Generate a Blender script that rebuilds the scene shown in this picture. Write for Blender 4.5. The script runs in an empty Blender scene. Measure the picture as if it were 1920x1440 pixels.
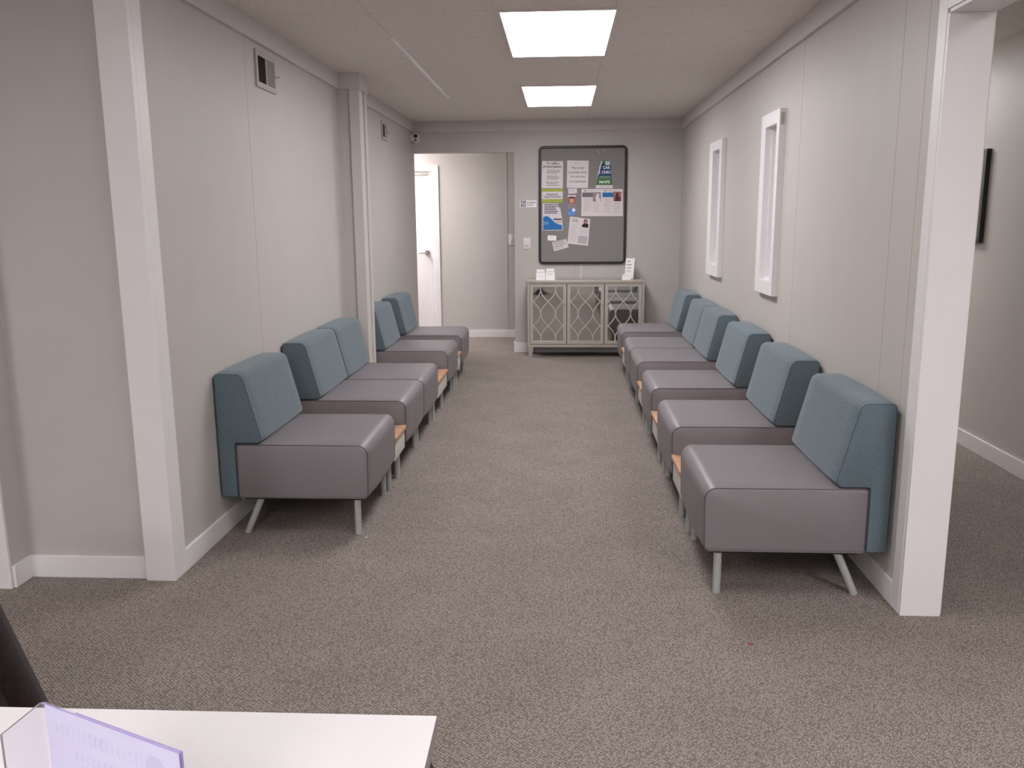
import bpy, bmesh, math, random
from mathutils import Vector, Matrix
random.seed(4)
C = bpy.context.scene.collection
PI = math.pi

# ---------------------------------------------------------------- camera
PITCH, YAW, ROLL = 0.19101046, -0.05779693, -0.00774344
FPX, CAMZ = 1605.938, 1.49586
fw = Vector((math.sin(YAW)*math.cos(PITCH), math.cos(YAW)*math.cos(PITCH), -math.sin(PITCH)))
rt = Vector((math.cos(YAW), -math.sin(YAW), 0)); up = rt.cross(fw)
rr = rt*math.cos(ROLL)+up*math.sin(ROLL); uu = -rt*math.sin(ROLL)+up*math.cos(ROLL)
cd = bpy.data.cameras.new('camera'); cam = bpy.data.objects.new('camera', cd); C.objects.link(cam)
cam.matrix_world = Matrix(((rr.x, uu.x, -fw.x, 0), (rr.y, uu.y, -fw.y, 0), (rr.z, uu.z, -fw.z, CAMZ), (0, 0, 0, 1)))
cd.sensor_width = 36; cd.lens = FPX/1920*36; cd.clip_start = 0.02
bpy.context.scene.camera = cam

def at(px, py, Y):
    """measure a point of the photograph on the vertical plane y = Y"""
    d = rr*(px-960)/FPX - uu*(py-720)/FPX + fw
    t = Y/d.y
    return Vector((d.x*t, Y, CAMZ+d.z*t))

# ---------------------------------------------------------------- materials
def lin(c):
    return tuple(((v/255)/12.92 if v/255 <= .04045 else ((v/255+.055)/1.055)**2.4) for v in c)
MATS = {}
def M(name, col, rough=.5, ns=30, amt=.04, bump=0, metal=0, spec=.5, bdist=.002, coat=0, sheen=0):
    if name in MATS: return MATS[name]
    m = bpy.data.materials.new(name); m.use_nodes = True; nt = m.node_tree; b = nt.nodes['Principled BSDF']
    L = nt.links.new
    tc = nt.nodes.new('ShaderNodeTexCoord'); n = nt.nodes.new('ShaderNodeTexNoise')
    n.inputs['Scale'].default_value = ns; n.inputs['Detail'].default_value = 3
    L(tc.outputs['Object'], n.inputs['Vector'])
    mr = nt.nodes.new('ShaderNodeMapRange'); L(n.outputs['Fac'], mr.inputs[0])
    mr.inputs[1].default_value = .25; mr.inputs[2].default_value = .75
    mr.inputs[3].default_value = 1-amt; mr.inputs[4].default_value = 1+amt
    mx = nt.nodes.new('ShaderNodeVectorMath'); mx.operation = 'SCALE'
    mx.inputs[0].default_value = lin(col); L(mr.outputs[0], mx.inputs['Scale'])
    L(mx.outputs[0], b.inputs['Base Color'])
    b.inputs['Roughness'].default_value = rough; b.inputs['Metallic'].default_value = metal
    b.inputs['Specular IOR Level'].default_value = spec
    b.inputs['Coat Weight'].default_value = coat
    b.inputs['Sheen Weight'].default_value = sheen
    if bump:
        bp = nt.nodes.new('ShaderNodeBump'); bp.inputs['Strength'].default_value = bump; bp.inputs['Distance'].default_value = bdist
        L(n.outputs['Fac'], bp.inputs['Height']); L(bp.outputs[0], b.inputs['Normal'])
    MATS[name] = m
    return m

def emis(name, col, strength):
    m = bpy.data.materials.new(name); m.use_nodes = True; b = m.node_tree.nodes['Principled BSDF']
    b.inputs['Base Color'].default_value = (.9, .9, .9, 1)
    b.inputs['Emission Color'].default_value = (*col, 1); b.inputs['Emission Strength'].default_value = strength
    return m

def carpet():
    m = bpy.data.materials.new('woven carpet'); m.use_nodes = True; nt = m.node_tree; b = nt.nodes['Principled BSDF']; L = nt.links.new
    tc = nt.nodes.new('ShaderNodeTexCoord'); mp = nt.nodes.new('ShaderNodeMapping'); mp.inputs['Rotation'].default_value = (0, 0, .72)
    L(tc.outputs['Object'], mp.inputs[0])
    v = nt.nodes.new('ShaderNodeTexVoronoi'); v.inputs['Scale'].default_value = 165; v.inputs['Randomness'].default_value = .45
    mp2 = nt.nodes.new('ShaderNodeMapping'); mp2.inputs['Scale'].default_value = (1, .62, 1); L(mp.outputs[0], mp2.inputs[0]); L(mp2.outputs[0], v.inputs['Vector'])
    n1 = nt.nodes.new('ShaderNodeTexNoise'); n1.inputs['Scale'].default_value = 3.2; n1.inputs['Detail'].default_value = 4; L(tc.outputs['Object'], n1.inputs['Vector'])
    n2 = nt.nodes.new('ShaderNodeTexNoise'); n2.inputs['Scale'].default_value = 130; n2.inputs['Detail'].default_value = 2; L(tc.outputs['Object'], n2.inputs['Vector'])
    cr = nt.nodes.new('ShaderNodeValToRGB'); L(v.outputs['Distance'], cr.inputs[0])
    e = cr.color_ramp.elements; e[0].position = .0; e[0].color = (*lin((174, 162, 155)), 1); e[1].position = .62; e[1].color = (*lin((106, 97, 92)), 1)
    k = cr.color_ramp.elements.new(.3); k.color = (*lin((156, 145, 138)), 1)
    mr = nt.nodes.new('ShaderNodeMapRange'); L(n1.outputs['Fac'], mr.inputs[0]); mr.inputs[1].default_value = .3; mr.inputs[2].default_value = .7; mr.inputs[3].default_value = .93; mr.inputs[4].default_value = 1.06
    mr2 = nt.nodes.new('ShaderNodeMapRange'); L(n2.outputs['Fac'], mr2.inputs[0]); mr2.inputs[1].default_value = .3; mr2.inputs[2].default_value = .7; mr2.inputs[3].default_value = .94; mr2.inputs[4].default_value = 1.07
    mm = nt.nodes.new('ShaderNodeMath'); mm.operation = 'MULTIPLY'; L(mr.outputs[0], mm.inputs[0]); L(mr2.outputs[0], mm.inputs[1])
    sc = nt.nodes.new('ShaderNodeVectorMath'); sc.operation = 'SCALE'; L(cr.outputs[0], sc.inputs[0]); L(mm.outputs[0], sc.inputs['Scale']); L(sc.outputs[0], b.inputs['Base Color'])
    b.inputs['Roughness'].default_value = .95; b.inputs['Specular IOR Level'].default_value = .15
    bp = nt.nodes.new('ShaderNodeBump'); bp.inputs['Strength'].default_value = .5; bp.inputs['Distance'].default_value = .003; bp.invert = True
    L(v.outputs['Distance'], bp.inputs['Height']); L(bp.outputs[0], b.inputs['Normal'])
    return m

def fabric(name, col, col2, scale=420):
    m = bpy.data.materials.new(name); m.use_nodes = True; nt = m.node_tree; b = nt.nodes['Principled BSDF']; L = nt.links.new
    tc = nt.nodes.new('ShaderNodeTexCoord')
    n = nt.nodes.new('ShaderNodeTexNoise'); n.inputs['Scale'].default_value = scale; n.inputs['Detail'].default_value = 3; L(tc.outputs['Object'], n.inputs['Vector'])
    mp = nt.nodes.new('ShaderNodeMapping'); mp.inputs['Scale'].default_value = (1, .25, 1); L(tc.outputs['Object'], mp.inputs[0])
    n3 = nt.nodes.new('ShaderNodeTexNoise'); n3.inputs['Scale'].default_value = scale*.6; L(mp.outputs[0], n3.inputs['Vector'])
    ad = nt.nodes.new('ShaderNodeMath'); ad.operation = 'ADD'; L(n.outputs['Fac'], ad.inputs[0]); L(n3.outputs['Fac'], ad.inputs[1])
    cr = nt.nodes.new('ShaderNodeMapRange'); L(ad.outputs[0], cr.inputs[0]); cr.inputs[1].default_value = .75; cr.inputs[2].default_value = 1.25
    mx = nt.nodes.new('ShaderNodeMix'); mx.data_type = 'RGBA'; mx.inputs[6].default_value = (*lin(col), 1); mx.inputs[7].default_value = (*lin(col2), 1)
    L(cr.outputs[0], mx.inputs[0]); L(mx.outputs[2], b.inputs['Base Color'])
    b.inputs['Roughness'].default_value = .9; b.inputs['Specular IOR Level'].default_value = .2; b.inputs['Sheen Weight'].default_value = .25
    bp = nt.nodes.new('ShaderNodeBump'); bp.inputs['Strength'].default_value = .35; bp.inputs['Distance'].default_value = .0015
    L(ad.outputs[0], bp.inputs['Height']); L(bp.outputs[0], b.inputs['Normal'])
    return m

def tile_ceiling():
    m = bpy.data.materials.new('speckled ceiling tile'); m.use_nodes = True; nt = m.node_tree; b = nt.nodes['Principled BSDF']; L = nt.links.new
    tc = nt.nodes.new('ShaderNodeTexCoord'); sp = nt.nodes.new('ShaderNodeSeparateXYZ'); L(tc.outputs['Object'], sp.inputs[0])
    def groove(out, period, off, wid):
        a = nt.nodes.new('ShaderNodeMath'); a.operation = 'SUBTRACT'; L(out, a.inputs[0]); a.inputs[1].default_value = off
        q = nt.nodes.new('ShaderNodeMath'); q.operation = 'PINGPONG'; L(a.outputs[0], q.inputs[0]); q.inputs[1].default_value = period/2
        c = nt.nodes.new('ShaderNodeMath'); c.operation = 'LESS_THAN'; L(q.outputs[0], c.inputs[0]); c.inputs[1].default_value = wid
        return c.outputs[0]
    g1 = groove(sp.outputs['Y'], .6325, 4.645, .0022); g2 = groove(sp.outputs['X'], 1.26, -.99, .0018)
    mxg = nt.nodes.new('ShaderNodeMath'); mxg.operation = 'MAXIMUM'; L(g1, mxg.inputs[0]); L(g2, mxg.inputs[1])
    n = nt.nodes.new('ShaderNodeTexNoise'); n.inputs['Scale'].default_value = 60; n.inputs['Detail'].default_value = 4; L(tc.outputs['Object'], n.inputs['Vector'])
    cr = nt.nodes.new('ShaderNodeValToRGB'); L(n.outputs['Fac'], cr.inputs[0]); e = cr.color_ramp.elements
    e[0].position = .3; e[0].color = (*lin((200, 192, 187)), 1); e[1].position = .42; e[1].color = (*lin((226, 219, 214)), 1)
    mx = nt.nodes.new('ShaderNodeMix'); mx.data_type = 'RGBA'; L(mxg.outputs[0], mx.inputs[0]); L(cr.outputs[0], mx.inputs[6]); mx.inputs[7].default_value = (*lin((188, 180, 175)), 1)
    L(mx.outputs[2], b.inputs['Base Color']); b.inputs['Roughness'].default_value = .95; b.inputs['Specular IOR Level'].default_value = .1
    return m

def wood(name, c1, c2):
    m = bpy.data.materials.new(name); m.use_nodes = True; nt = m.node_tree; b = nt.nodes['Principled BSDF']; L = nt.links.new
    tc = nt.nodes.new('ShaderNodeTexCoord'); mp = nt.nodes.new('ShaderNodeMapping'); mp.inputs['Scale'].default_value = (1.5, 18, 6); L(tc.outputs['Object'], mp.inputs[0])
    n = nt.nodes.new('ShaderNodeTexNoise'); n.inputs['Scale'].default_value = 4; n.inputs['Detail'].default_value = 5; n.inputs['Distortion'].default_value = .6; L(mp.outputs[0], n.inputs['Vector'])
    cr = nt.nodes.new('ShaderNodeValToRGB'); L(n.outputs['Fac'], cr.inputs[0]); e = cr.color_ramp.elements
    e[0].position = .35; e[0].color = (*lin(c2), 1); e[1].position = .65; e[1].color = (*lin(c1), 1)
    L(cr.outputs[0], b.inputs['Base Color']); b.inputs['Roughness'].default_value = .45
    return m

m_wall = M('warm grey wall paint', (193, 188, 184), .5, 6, .015, .15, spec=.3)
m_seam = M('panel joint', (170, 163, 158), .8)
m_trim = M('white gloss trim paint', (230, 226, 228), .4, 8, .015)
m_crown = M('pale crown paint', (202, 197, 195), .5, 8, .015)
m_floor = carpet()
m_ceil = tile_ceiling()
m_vinyl = M('grey mauve vinyl', (124, 118, 122), .42, 350, .03, .25, bdist=.0006, spec=.45)
m_vseam = M('dark vinyl piping', (92, 80, 86), .5)
m_blue = fabric('blue grey woven upholstery', (83, 98, 107), (107, 122, 130))
m_bseam = M('dark blue piping', (64, 80, 92), .8)
m_leg = M('light grey leg paint', (168, 170, 168), .45)
m_under = M('black cloth and gap shade', (34, 32, 34), .9)
m_oak = wood('oak laminate', (198, 154, 124), (178, 134, 106))
m_apron = M('pale grey laminate', (206, 204, 198), .4)
m_champ = M('champagne painted wood', (188, 180, 171), .4, 12, .03, metal=.25)
m_mirror = M('mirror glass', (205, 208, 206), .015, 2, .0, metal=1)
m_black = M('black plastic', (34, 31, 34), .45)
m_boardf = M('grey tack board fabric', (138, 133, 134), .9, 300, .05, .3, bdist=.0005)
m_paper = M('white paper', (226, 216, 220), .8, 20, .01)
m_paper2 = M('bright white card', (248, 246, 246), .5, 20, .01)
m_ink = M('dark plum ink', (84, 44, 62), .8)
m_grey_ink = M('grey ink', (120, 112, 118), .8)
m_pale_ink = M('pale grey ink', (188, 180, 186), .8)
m_navy_ink = M('navy ink', (52, 56, 92), .8)
m_green = M('lime green print', (172, 182, 84), .8)
m_leafg = M('leaf green print', (70, 124, 68), .8)
m_navy = M('deep blue print', (32, 66, 112), .8)
m_teal = M('teal print', (44, 110, 110), .8)
m_blue_p = M('bright blue print', (40, 116, 178), .8)
m_lblue = M('light blue print', (92, 146, 212), .8)
m_pblue = M('periwinkle print', (104, 138, 200), .8)
m_photo1 = M('photo tones warm', (168, 108, 96), .7, 260, .7)
m_photo2 = M('photo tones mixed', (150, 138, 146), .7, 220, .8)
m_skin = M('printed skin tone', (206, 160, 142), .8)
m_hair = M('printed dark hair', (44, 30, 34), .8)
m_silver = M('brushed nickel', (176, 168, 162), .25, 60, .05, metal=1)
m_switch = M('white switch plastic', (228, 220, 220), .35)
m_vent = M('painted vent metal', (178, 171, 165), .5)
m_ventdark = M('vent duct interior', (88, 82, 74), .8)
m_white_lam = M('white laminate', (228, 224, 226), .35, 40, .01)
m_edge = M('grey edge band', (150, 142, 144), .5)
m_brown = fabric('dark brown upholstery', (24, 13, 14), (40, 22, 24), 90)
m_navyplastic = M('dark navy vinyl', (26, 30, 38), .5)
m_pane = M('frosted white panel', (214, 220, 220), .25, 5, .02)
m_darkwood = M('dark walnut laminate', (46, 38, 36), .4, 20, .2)

# ---------------------------------------------------------------- mesh helpers
def box(bm, x0, x1, y0, y1, z0, z1, mi=0):
    x0, x1 = min(x0, x1), max(x0, x1); y0, y1 = min(y0, y1), max(y0, y1); z0, z1 = min(z0, z1), max(z0, z1)
    v = [bm.verts.new(p) for p in ((x0, y0, z0), (x1, y0, z0), (x1, y1, z0), (x0, y1, z0), (x0, y0, z1), (x1, y0, z1), (x1, y1, z1), (x0, y1, z1))]
    for f in ((3, 2, 1, 0), (4, 5, 6, 7), (0, 1, 5, 4), (1, 2, 6, 5), (2, 3, 7, 6), (3, 0, 4, 7)):
        bm.faces.new([v[i] for i in f]).material_index = mi
    return bm
def tube(bm, pts, r, seg=12, cap=True, mi=0, r2=None):
    pts = [Vector(p) for p in pts]; rings = []
    for i, p in enumerate(pts):
        a = pts[max(i-1, 0)]; b = pts[min(i+1, len(pts)-1)]; d = (b-a).normalized()
        ref = Vector((0, 0, 1)) if abs(d.z) < .9 else Vector((0, 1, 0))
        s = d.cross(ref).normalized(); t = d.cross(s).normalized()
        rad = r if r2 is None else r+(r2-r)*i/(len(pts)-1)
        rings.append([bm.verts.new(p+(s*math.cos(2*PI*k/seg)+t*math.sin(2*PI*k/seg))*rad) for k in range(seg)])
    for i in range(len(rings)-1):
        for k in range(seg):
            bm.faces.new((rings[i][k], rings[i][(k+1) % seg], rings[i+1][(k+1) % seg], rings[i+1][k])).material_index = mi
    if cap:
        bm.faces.new(rings[0][::-1]).material_index = mi; bm.faces.new(rings[-1]).material_index = mi
    return bm
def obj(name, bm, mats, parent=None, smooth=True, bevel=0):
    if bevel:
        bmesh.ops.bevel(bm, geom=list(bm.edges), offset=bevel, segments=2, profile=.6, affect='EDGES', clamp_overlap=True)
    bmesh.ops.recalc_face_normals(bm, faces=list(bm.faces))
    me = bpy.data.meshes.new(name); bm.to_mesh(me); bm.free()
    if not isinstance(mats, (list, tuple)): mats = [mats]
    for m in mats: me.materials.append(m)
    if smooth:
        me.polygons.foreach_set('use_smooth', [True]*len(me.polygons)); me.set_sharp_from_angle(angle=math.radians(38))
    o = bpy.data.objects.new(name, me); C.objects.link(o)
    if parent: o.parent = parent
    return o
def B(*a): return box(bmesh.new(), *a)
def thing(name, label, cat, loc=(0, 0, 0), rz=0, group=None):
    o = bpy.data.objects.new(name, None); o.empty_display_size = .1; C.objects.link(o); o.location = loc; o.rotation_euler = (0, 0, rz)
    tag(o, label, cat, group); return o
def tag(o, label, cat, group=None):
    o['label'] = label; o['category'] = cat
    if group: o['group'] = group
    return o
def struct(name, bm, mats, parent=None, smooth=False, bevel=0):
    o = obj(name, bm, mats, parent, smooth, bevel)
    if not parent: o['kind'] = 'structure'
    return o
def offset_profile(P, d):
    """move a closed 2-D outline inwards by d (P counter-clockwise)"""
    n = len(P); out = []
    for i in range(n):
        a, b, c = Vector(P[i-1]), Vector(P[i]), Vector(P[(i+1) % n])
        n1 = Vector((-(b-a).y, (b-a).x)).normalized(); n2 = Vector((-(c-b).y, (c-b).x)).normalized()
        m = (n1+n2); m = m.normalized() if m.length > 1e-6 else n1
        k = 1/max(.5, m.dot(n1)); out.append(b+m*d*k)
    return out
def rounded(P, R, seg=6):
    n = len(P); out = []
    for i in range(n):
        a, b, c = Vector(P[i-1]), Vector(P[i]), Vector(P[(i+1) % n]); r = R[i]
        if r <= 0: out.append(b); continue
        d1 = (a-b).normalized(); d2 = (c-b).normalized(); ang = d1.angle(d2); t = r/math.tan(ang/2)
        p1 = b+d1*t; p2 = b+d2*t; cen = b+(d1+d2).normalized()*(r/math.sin(ang/2))
        v1 = p1-cen; v2 = p2-cen
        for k in range(seg+1):
            f = k/seg; w = v1.lerp(v2, f); out.append(cen+w.normalized()*r)
    return out
def subdiv(P, mx):
    out = []
    for i in range(len(P)):
        a, b = P[i], P[(i+1) % len(P)]; k = max(1, int((b-a).length/mx))
        for j in range(k): out.append(a.lerp(b, j/k))
    return out
def cushion(P, w, puff, edge=.012):
    """loft a profile (x,z) along y between -w/2 and w/2 with softened rims and a slight puff"""
    bm = bmesh.new(); st = [(-w/2, edge), (-w/2+edge*.3, edge*.35), (-w/2+edge, 0)]
    for k in range(1, 8):
        f = k/8; st.append((-w/2+edge+(w-2*edge)*f, -puff*(math.sin(PI*f)**.7)))
    st += [(w/2-edge, 0), (w/2-edge*.3, edge*.35), (w/2, edge)]
    rings = []
    for y, d in st:
        q = offset_profile(P, d); rings.append([bm.verts.new((p.x, y, p.y)) for p in q])
    n = len(P)
    for i in range(len(rings)-1):
        for k in range(n): bm.faces.new((rings[i][k], rings[i][(k+1) % n], rings[i+1][(k+1) % n], rings[i+1][k]))
    bm.faces.new(rings[0]); bm.faces.new(rings[-1][::-1])
    return bm
def copy_tree(o, parent=None):
    c = o.copy(); C.objects.link(c); c.parent = parent
    for ch in list(o.children): copy_tree(ch, c)
    return c
def plane_holes(bm, axis, a0, a1, z0, z1, c0, c1, holes, mi=0):
    """slab from c0 to c1 across `axis`, spanning a0..a1 and z0..z1 with rectangular holes (a,b,z,z)"""
    A = sorted({a0, a1, *[h[0] for h in holes], *[h[1] for h in holes]}); Z = sorted({z0, z1, *[h[2] for h in holes], *[h[3] for h in holes]})
    for i in range(len(A)-1):
        for j in range(len(Z)-1):
            am, zm = (A[i]+A[i+1])/2, (Z[j]+Z[j+1])/2
            if any(h[0] < am < h[1] and h[2] < zm < h[3] for h in holes): continue
            if axis == 'x': box(bm, c0, c1, A[i], A[i+1], Z[j], Z[j+1], mi)
            else: box(bm, A[i], A[i+1], c0, c1, Z[j], Z[j+1], mi)
    return bm

# ---------------------------------------------------------------- the room
H = 2.538
XR, XRo = 1.302, 1.436
XL = -1.633
YB = 9.627
YE = 3.115          # end of the right wall
YF = 10.891         # far wall of the back hall
# floor and ceiling
struct('floor', B(-4.6, 2.9, -4.1, 11.2, -.1, 0), m_floor)
struct('ceiling', B(-4.6, 2.9, -4.1, 11.2, H, H+.1), m_ceil)

# right wall with two narrow window recesses
W1 = (5.315, 5.590, 1.105, 2.035); W2 = (7.170, 7.475, 1.105, 2.032)
bm = bmesh.new(); plane_holes(bm, 'x', YE+.012, YB, 0, H, XR, XRo, [W1, W2])
for y in (3.30, 3.53, 4.93): box(bm, XR-.0006, XR+.001, y-.0012, y+.0012, .1, 2.425, 1)
box(bm, XR, XRo, -1.2, YE-.0, 2.17, H)             # header over the side opening
box(bm, XR, XRo, -4.0, -1.2, 0, H)
struct('wall_right', bm, [m_wall, m_seam])
# jamb and casing of the side opening
bm = bmesh.new()
box(bm, XR-.012, XRo+.003, YE-.006, YE+.012, 0, 2.158)
box(bm, XR-.012, XRo+.003, -1.2, YE-.006, 2.158, 2.17)
struct('trim_1', bm, m_trim, bevel=.002)
bm = bmesh.new()
box(bm, XR-.014, XR, YE+.012, YE+.082, 0, 2.25); box(bm, XR-.014, XR, -1.2, YE+.012, 2.172, 2.25)
box(bm, XRo, XRo+.014, YE+.012, YE+.082, 0, 2.25); box(bm, XRo, XRo+.014, -1.2, YE+.012, 2.172, 2.25)
struct('trim_2', bm, m_trim, bevel=.003)

# left wall, with the pilaster
bm = bmesh.new()
box(bm, XL-.12, XL, 3.345, YB+.12, 0, H)
for y in (4.57,): box(bm, XL-.001, XL+.0006, y-.0015, y+.0015, .1, 2.425, 1)
box(bm, XL, -1.478, 6.43, 6.65, 0, H)
struct('wall_left', bm, [m_wall, m_seam])
bm = bmesh.new()   # corner casings of the pilaster
box(bm, -1.540, -1.466, 6.416, 6.43, 0, 2.425)
box(bm, -1.478, -1.464, 6.43, 6.505, 0, 2.425)
box(bm, -1.478, -1.466, 6.60, 6.662, 0, 2.425)
struct('trim_3', bm, m_crown, bevel=.002)
# corner post casing at the mouth of the corridor
bm = bmesh.new()
box(bm, -1.747, -1.62, 3.311, 3.345, 0, H)
box(bm, XL, -1.62, 3.345, 3.425, 0, H)
struct('trim_4', bm, m_trim, bevel=.003)
# shallow recess left of the post
struct('wall_recess', B(-2.29, XL-.12, 3.345, 3.45, 0, H), m_wall)
bm = bmesh.new(); box(bm, -4.5, -2.272, 3.222, 3.45, 0, H)
struct('wall_front', bm, m_wall)
struct('trim_5', B(-2.36, -2.272, 3.208, 3.222, 0, 2.2), m_trim, bevel=.002)
# back wall with the hall opening on its left
bm = bmesh.new(); plane_holes(bm, 'y', XL, XRo, 0, H, YB, YB+.115, [(XL-.001, -.515, -.001, 2.205)])
for x, z0, z1 in ((-1.129, 2.205, 2.425), (.158, .1, 2.425)): box(bm, x-.0018, x+.0018, YB-.0006, YB+.001, z0, z1, 1)
struct('wall_back', bm, [m_wall, m_seam])
struct('trim_6', B(.219, .229, YB-.006, YB, .80, 1.0), m_switch)
# back hall
bm = bmesh.new()
plane_holes(bm, 'y', -4.5, 2.66, 0, H, YF, YF+.12, [(-2.52, -1.60, -.001, 2.115)])
box(bm, -.682, -.674, YF-.004, YF, .09, H, 1)
struct('wall_hall', bm, [m_wall, m_crown])
struct('wall_west', B(-4.6, -4.5, -4, 11.1, 0, H), m_wall)
struct('wall_hallway', B(2.66, 2.78, -4, 11.1, 0, H), m_wall)
struct('wall_rear', B(-4.5, 2.66, -4.1, -4.0, 0, H), m_wall)
struct('wall_divider', B(-4.5, XL-.12, 9.6, YB+.115, 0, H), m_wall)

# crown mouldings
c0, c1 = 2.425, H
bm = bmesh.new(); box(bm, XL, XL+.022, 3.425, 6.408, c0, c1); box(bm, XL, -1.456, 6.408, 6.43, c0, c1); box(bm, -1.478, -1.456, 6.43, 6.65, c0, c1)
box(bm, XL, -1.456, 6.65, 6.672, c0, c1); box(bm, XL, XL+.022, 6.672, YB-.022, c0, c1)
struct('trim_7', bm, m_crown)
struct('trim_8', B(XR-.022, XR, 3.2, YB-.022, c0, c1), m_crown)
struct('trim_9', B(XL, XR, YB-.022, YB, c0, c1), m_crown)
# ceiling joint strip
struct('trim_10', B(-1.002, -.976, 5.25, 7.86, H-.004, H), m_trim)
# baseboards
def bb(name, *boxes):
    bm = bmesh.new()
    for b in boxes: box(bm, *b)
    struct(name, bm, m_trim, bevel=.003)
T, BH = .014, .097
bb('baseboard_left', (XL, XL+T, 3.425, 6.416, 0, BH), (XL, XL+T, 6.662, YB, 0, BH))
bb('baseboard_right', (XR-T, XR, YE+.082, YB-T, 0, BH))
bb('baseboard_back', (-.515-T, XR, YB-T, YB, 0, .115), (-.515-T, -.515, YB, YB+.115, 0, .115))
bb('baseboard_hall', (-1.52, 2.66, YF-T, YF, 0, .09))
bb('baseboard_hallway', (2.66-T, 2.66, -3.9, YF-T, 0, .1))
bb('baseboard_recess', (-2.272, -1.747, 3.331, 3.345, 0, BH), (-2.272, -2.258, 3.222, 3.331, 0, BH))

# hall door (slab, casing, lever)
d = B(-2.50, -1.625, YF+.01, YF+.05, .01, 2.10); door = struct('door_1', d, m_trim, bevel=.003)
bm = bmesh.new(); box(bm, -1.60, -1.528, YF-.016, YF, 0, 2.15); box(bm, -2.592, -2.52, YF-.016, YF, 0, 2.15); box(bm, -2.52, -1.60, YF-.016, YF, 2.08, 2.15)
box(bm, -1.622, -1.60, YF-.004, YF+.06, 0, 2.115); box(bm, -2.50, -1.622, YF-.004, YF+.06, 2.103, 2.115)
struct('door_frame', bm, m_trim, parent=door, bevel=.003)
bm = bmesh.new(); tube(bm, [(-1.688, YF+.01, 1.075), (-1.688, YF-.002, 1.075)], .034, 20); tube(bm, [(-1.688, YF, 1.075), (-1.688, YF-.05, 1.075)], .013, 12)
tube(bm, [(-1.68, YF-.05, 1.075), (-1.73, YF-.053, 1.077), (-1.79, YF-.05, 1.075)], .010, 10)
hd = obj('door_handle', bm, m_silver, door); hd['label'] = 'brushed nickel lever handle'
bm = bmesh.new(); box(bm, -2.1, -1.66, YF-.0, YF+.012, 2.03, 2.065)
obj('door_closer', bm, m_vent, door, bevel=.003)

# two narrow framed windows in the right wall
def window(n, y0, y1, iy0, iy1, z0, z1, iz0, iz1, double):
    bm = bmesh.new(); D = .038
    plane_holes(bm, 'x', y0, y1, z0, z1, XR-D, XR, [(iy0, iy1, iz0, iz1)])
    fr = struct('window_%d' % n, bm, m_trim)
    bm = bmesh.new(); e = .012
    plane_holes(bm, 'x', iy0, iy1, iz0, iz1, XR-.0, XR+.06, [(iy0+e, iy1-e, iz0+e, iz1-e)])
    if double: plane_holes(bm, 'x', iy0+e, iy1-e, iz0+e, iz1-e, XR+.03, XR+.06, [(iy0+.045, iy1-.045, iz0+.03, iz1-.03)])
    obj('reveal', bm, m_trim, fr)
    obj('pane', B(XR+.055, XR+.065, iy0, iy1, iz0, iz1), m_pane, fr)
    return fr
w = window(1, 5.25, 5.705, *W1[:2], 1.022, 2.112, *W1[2:], True)
obj('hinge_plate', B(XR-.03, XR-.01, 5.2485, 5.25, 2.02, 2.09), m_vent, w)
window(2, 7.07, 7.635, *W2[:2], 1.012, 2.105, *W2[2:], False)
# keypad-like sticker in the far window
bm = bmesh.new(); box(bm, XR+.049, XR+.055, 7.26, 7.36, 1.735, 1.825)
s = thing('window_sticker', 'small black and grey label stuck inside the far narrow window', 'sticker', (XR+.052, 7.31, 1.735))
o = obj('backing', bm, m_black, s); o.matrix_parent_inverse = Matrix.Translation((-(XR+.052), -7.31, -1.735))
bm = bmesh.new()
for r in range(4):
    for c in range(2): box(bm, XR+.0484, XR+.049, 7.27+c*.046, 7.303+c*.046, 1.742+r*.021, 1.755+r*.021)
o = obj('printing', bm, m_grey_ink, s); o.matrix_parent_inverse = Matrix.Translation((-(XR+.052), -7.31, -1.735))

# ---------------------------------------------------------------- ceiling lights
em = emis('led diffuser', (1.0, .985, .995), 8.0)
def panel(x, y, label, w=.59, l=1.235, m=None):
    t = thing('ceiling_light', label, 'light', (x, y, H-.012), 0, 'recessed ceiling panels')
    bm = bmesh.new(); plane_holes(bm, 'y', -w/2-.008, w/2+.008, 0, 0, 0, 0, [])
    for b in ((-w/2-.01, -w/2, -l/2-.01, l/2+.01), (w/2, w/2+.01, -l/2-.01, l/2+.01), (-w/2, w/2, -l/2-.01, -l/2), (-w/2, w/2, l/2, l/2+.01)): box(bm, *b, 0, .012)
    obj('frame', bm, m_switch, t)
    obj('diffuser', B(-w/2, w/2, -l/2, l/2, .004, .010), m or em, t)
    return t
panel(-.021, 5.254, 'glowing white ceiling panel nearer the camera, the larger of the two')
panel(-.021, 7.788, 'glowing white ceiling panel nearer the back wall, the smaller looking one')
panel(-.021, 2.72, 'added unseen ceiling panel above the corridor mouth, before the first pair of seats', m=emis('added dim fill', (1, .985, .99), 3.5))  # extra panel out of frame, added to light the near area
panel(-.6, -.9, 'added unseen ceiling panel behind the camera over the entrance area', m=emis('added lobby fill', (1, .985, .99), 9))  # unseen panel added to light the near room from behind
panel(2.05, .2, 'added unseen ceiling panel in the side hallway past the right opening', m=emis('added hallway fill', (1, .985, .99), 13))  # added fill for the hallway wall and jamb, itself out of view
em3 = emis('added strong fill', (1, .985, .99), 12)  # emission shared by two added fill panels
panel(1.98, 7.3, 'added unseen ceiling panel deep in the side hallway behind the right wall', m=em3)  # added out of view to lift the dark hallway wall
panel(-.6, -3.0, 'added unseen ceiling panel furthest behind the camera by the rear wall', m=em3, w=1.2)  # wide unseen panel added to brighten the post and jamb
panel(-2.9, .6, 'added unseen ceiling panel far left of the white table')  # added beyond the frame to raise the light in the near room
em2 = emis('hall led diffuser', (1.0, .97, .98), 16.0)
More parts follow.
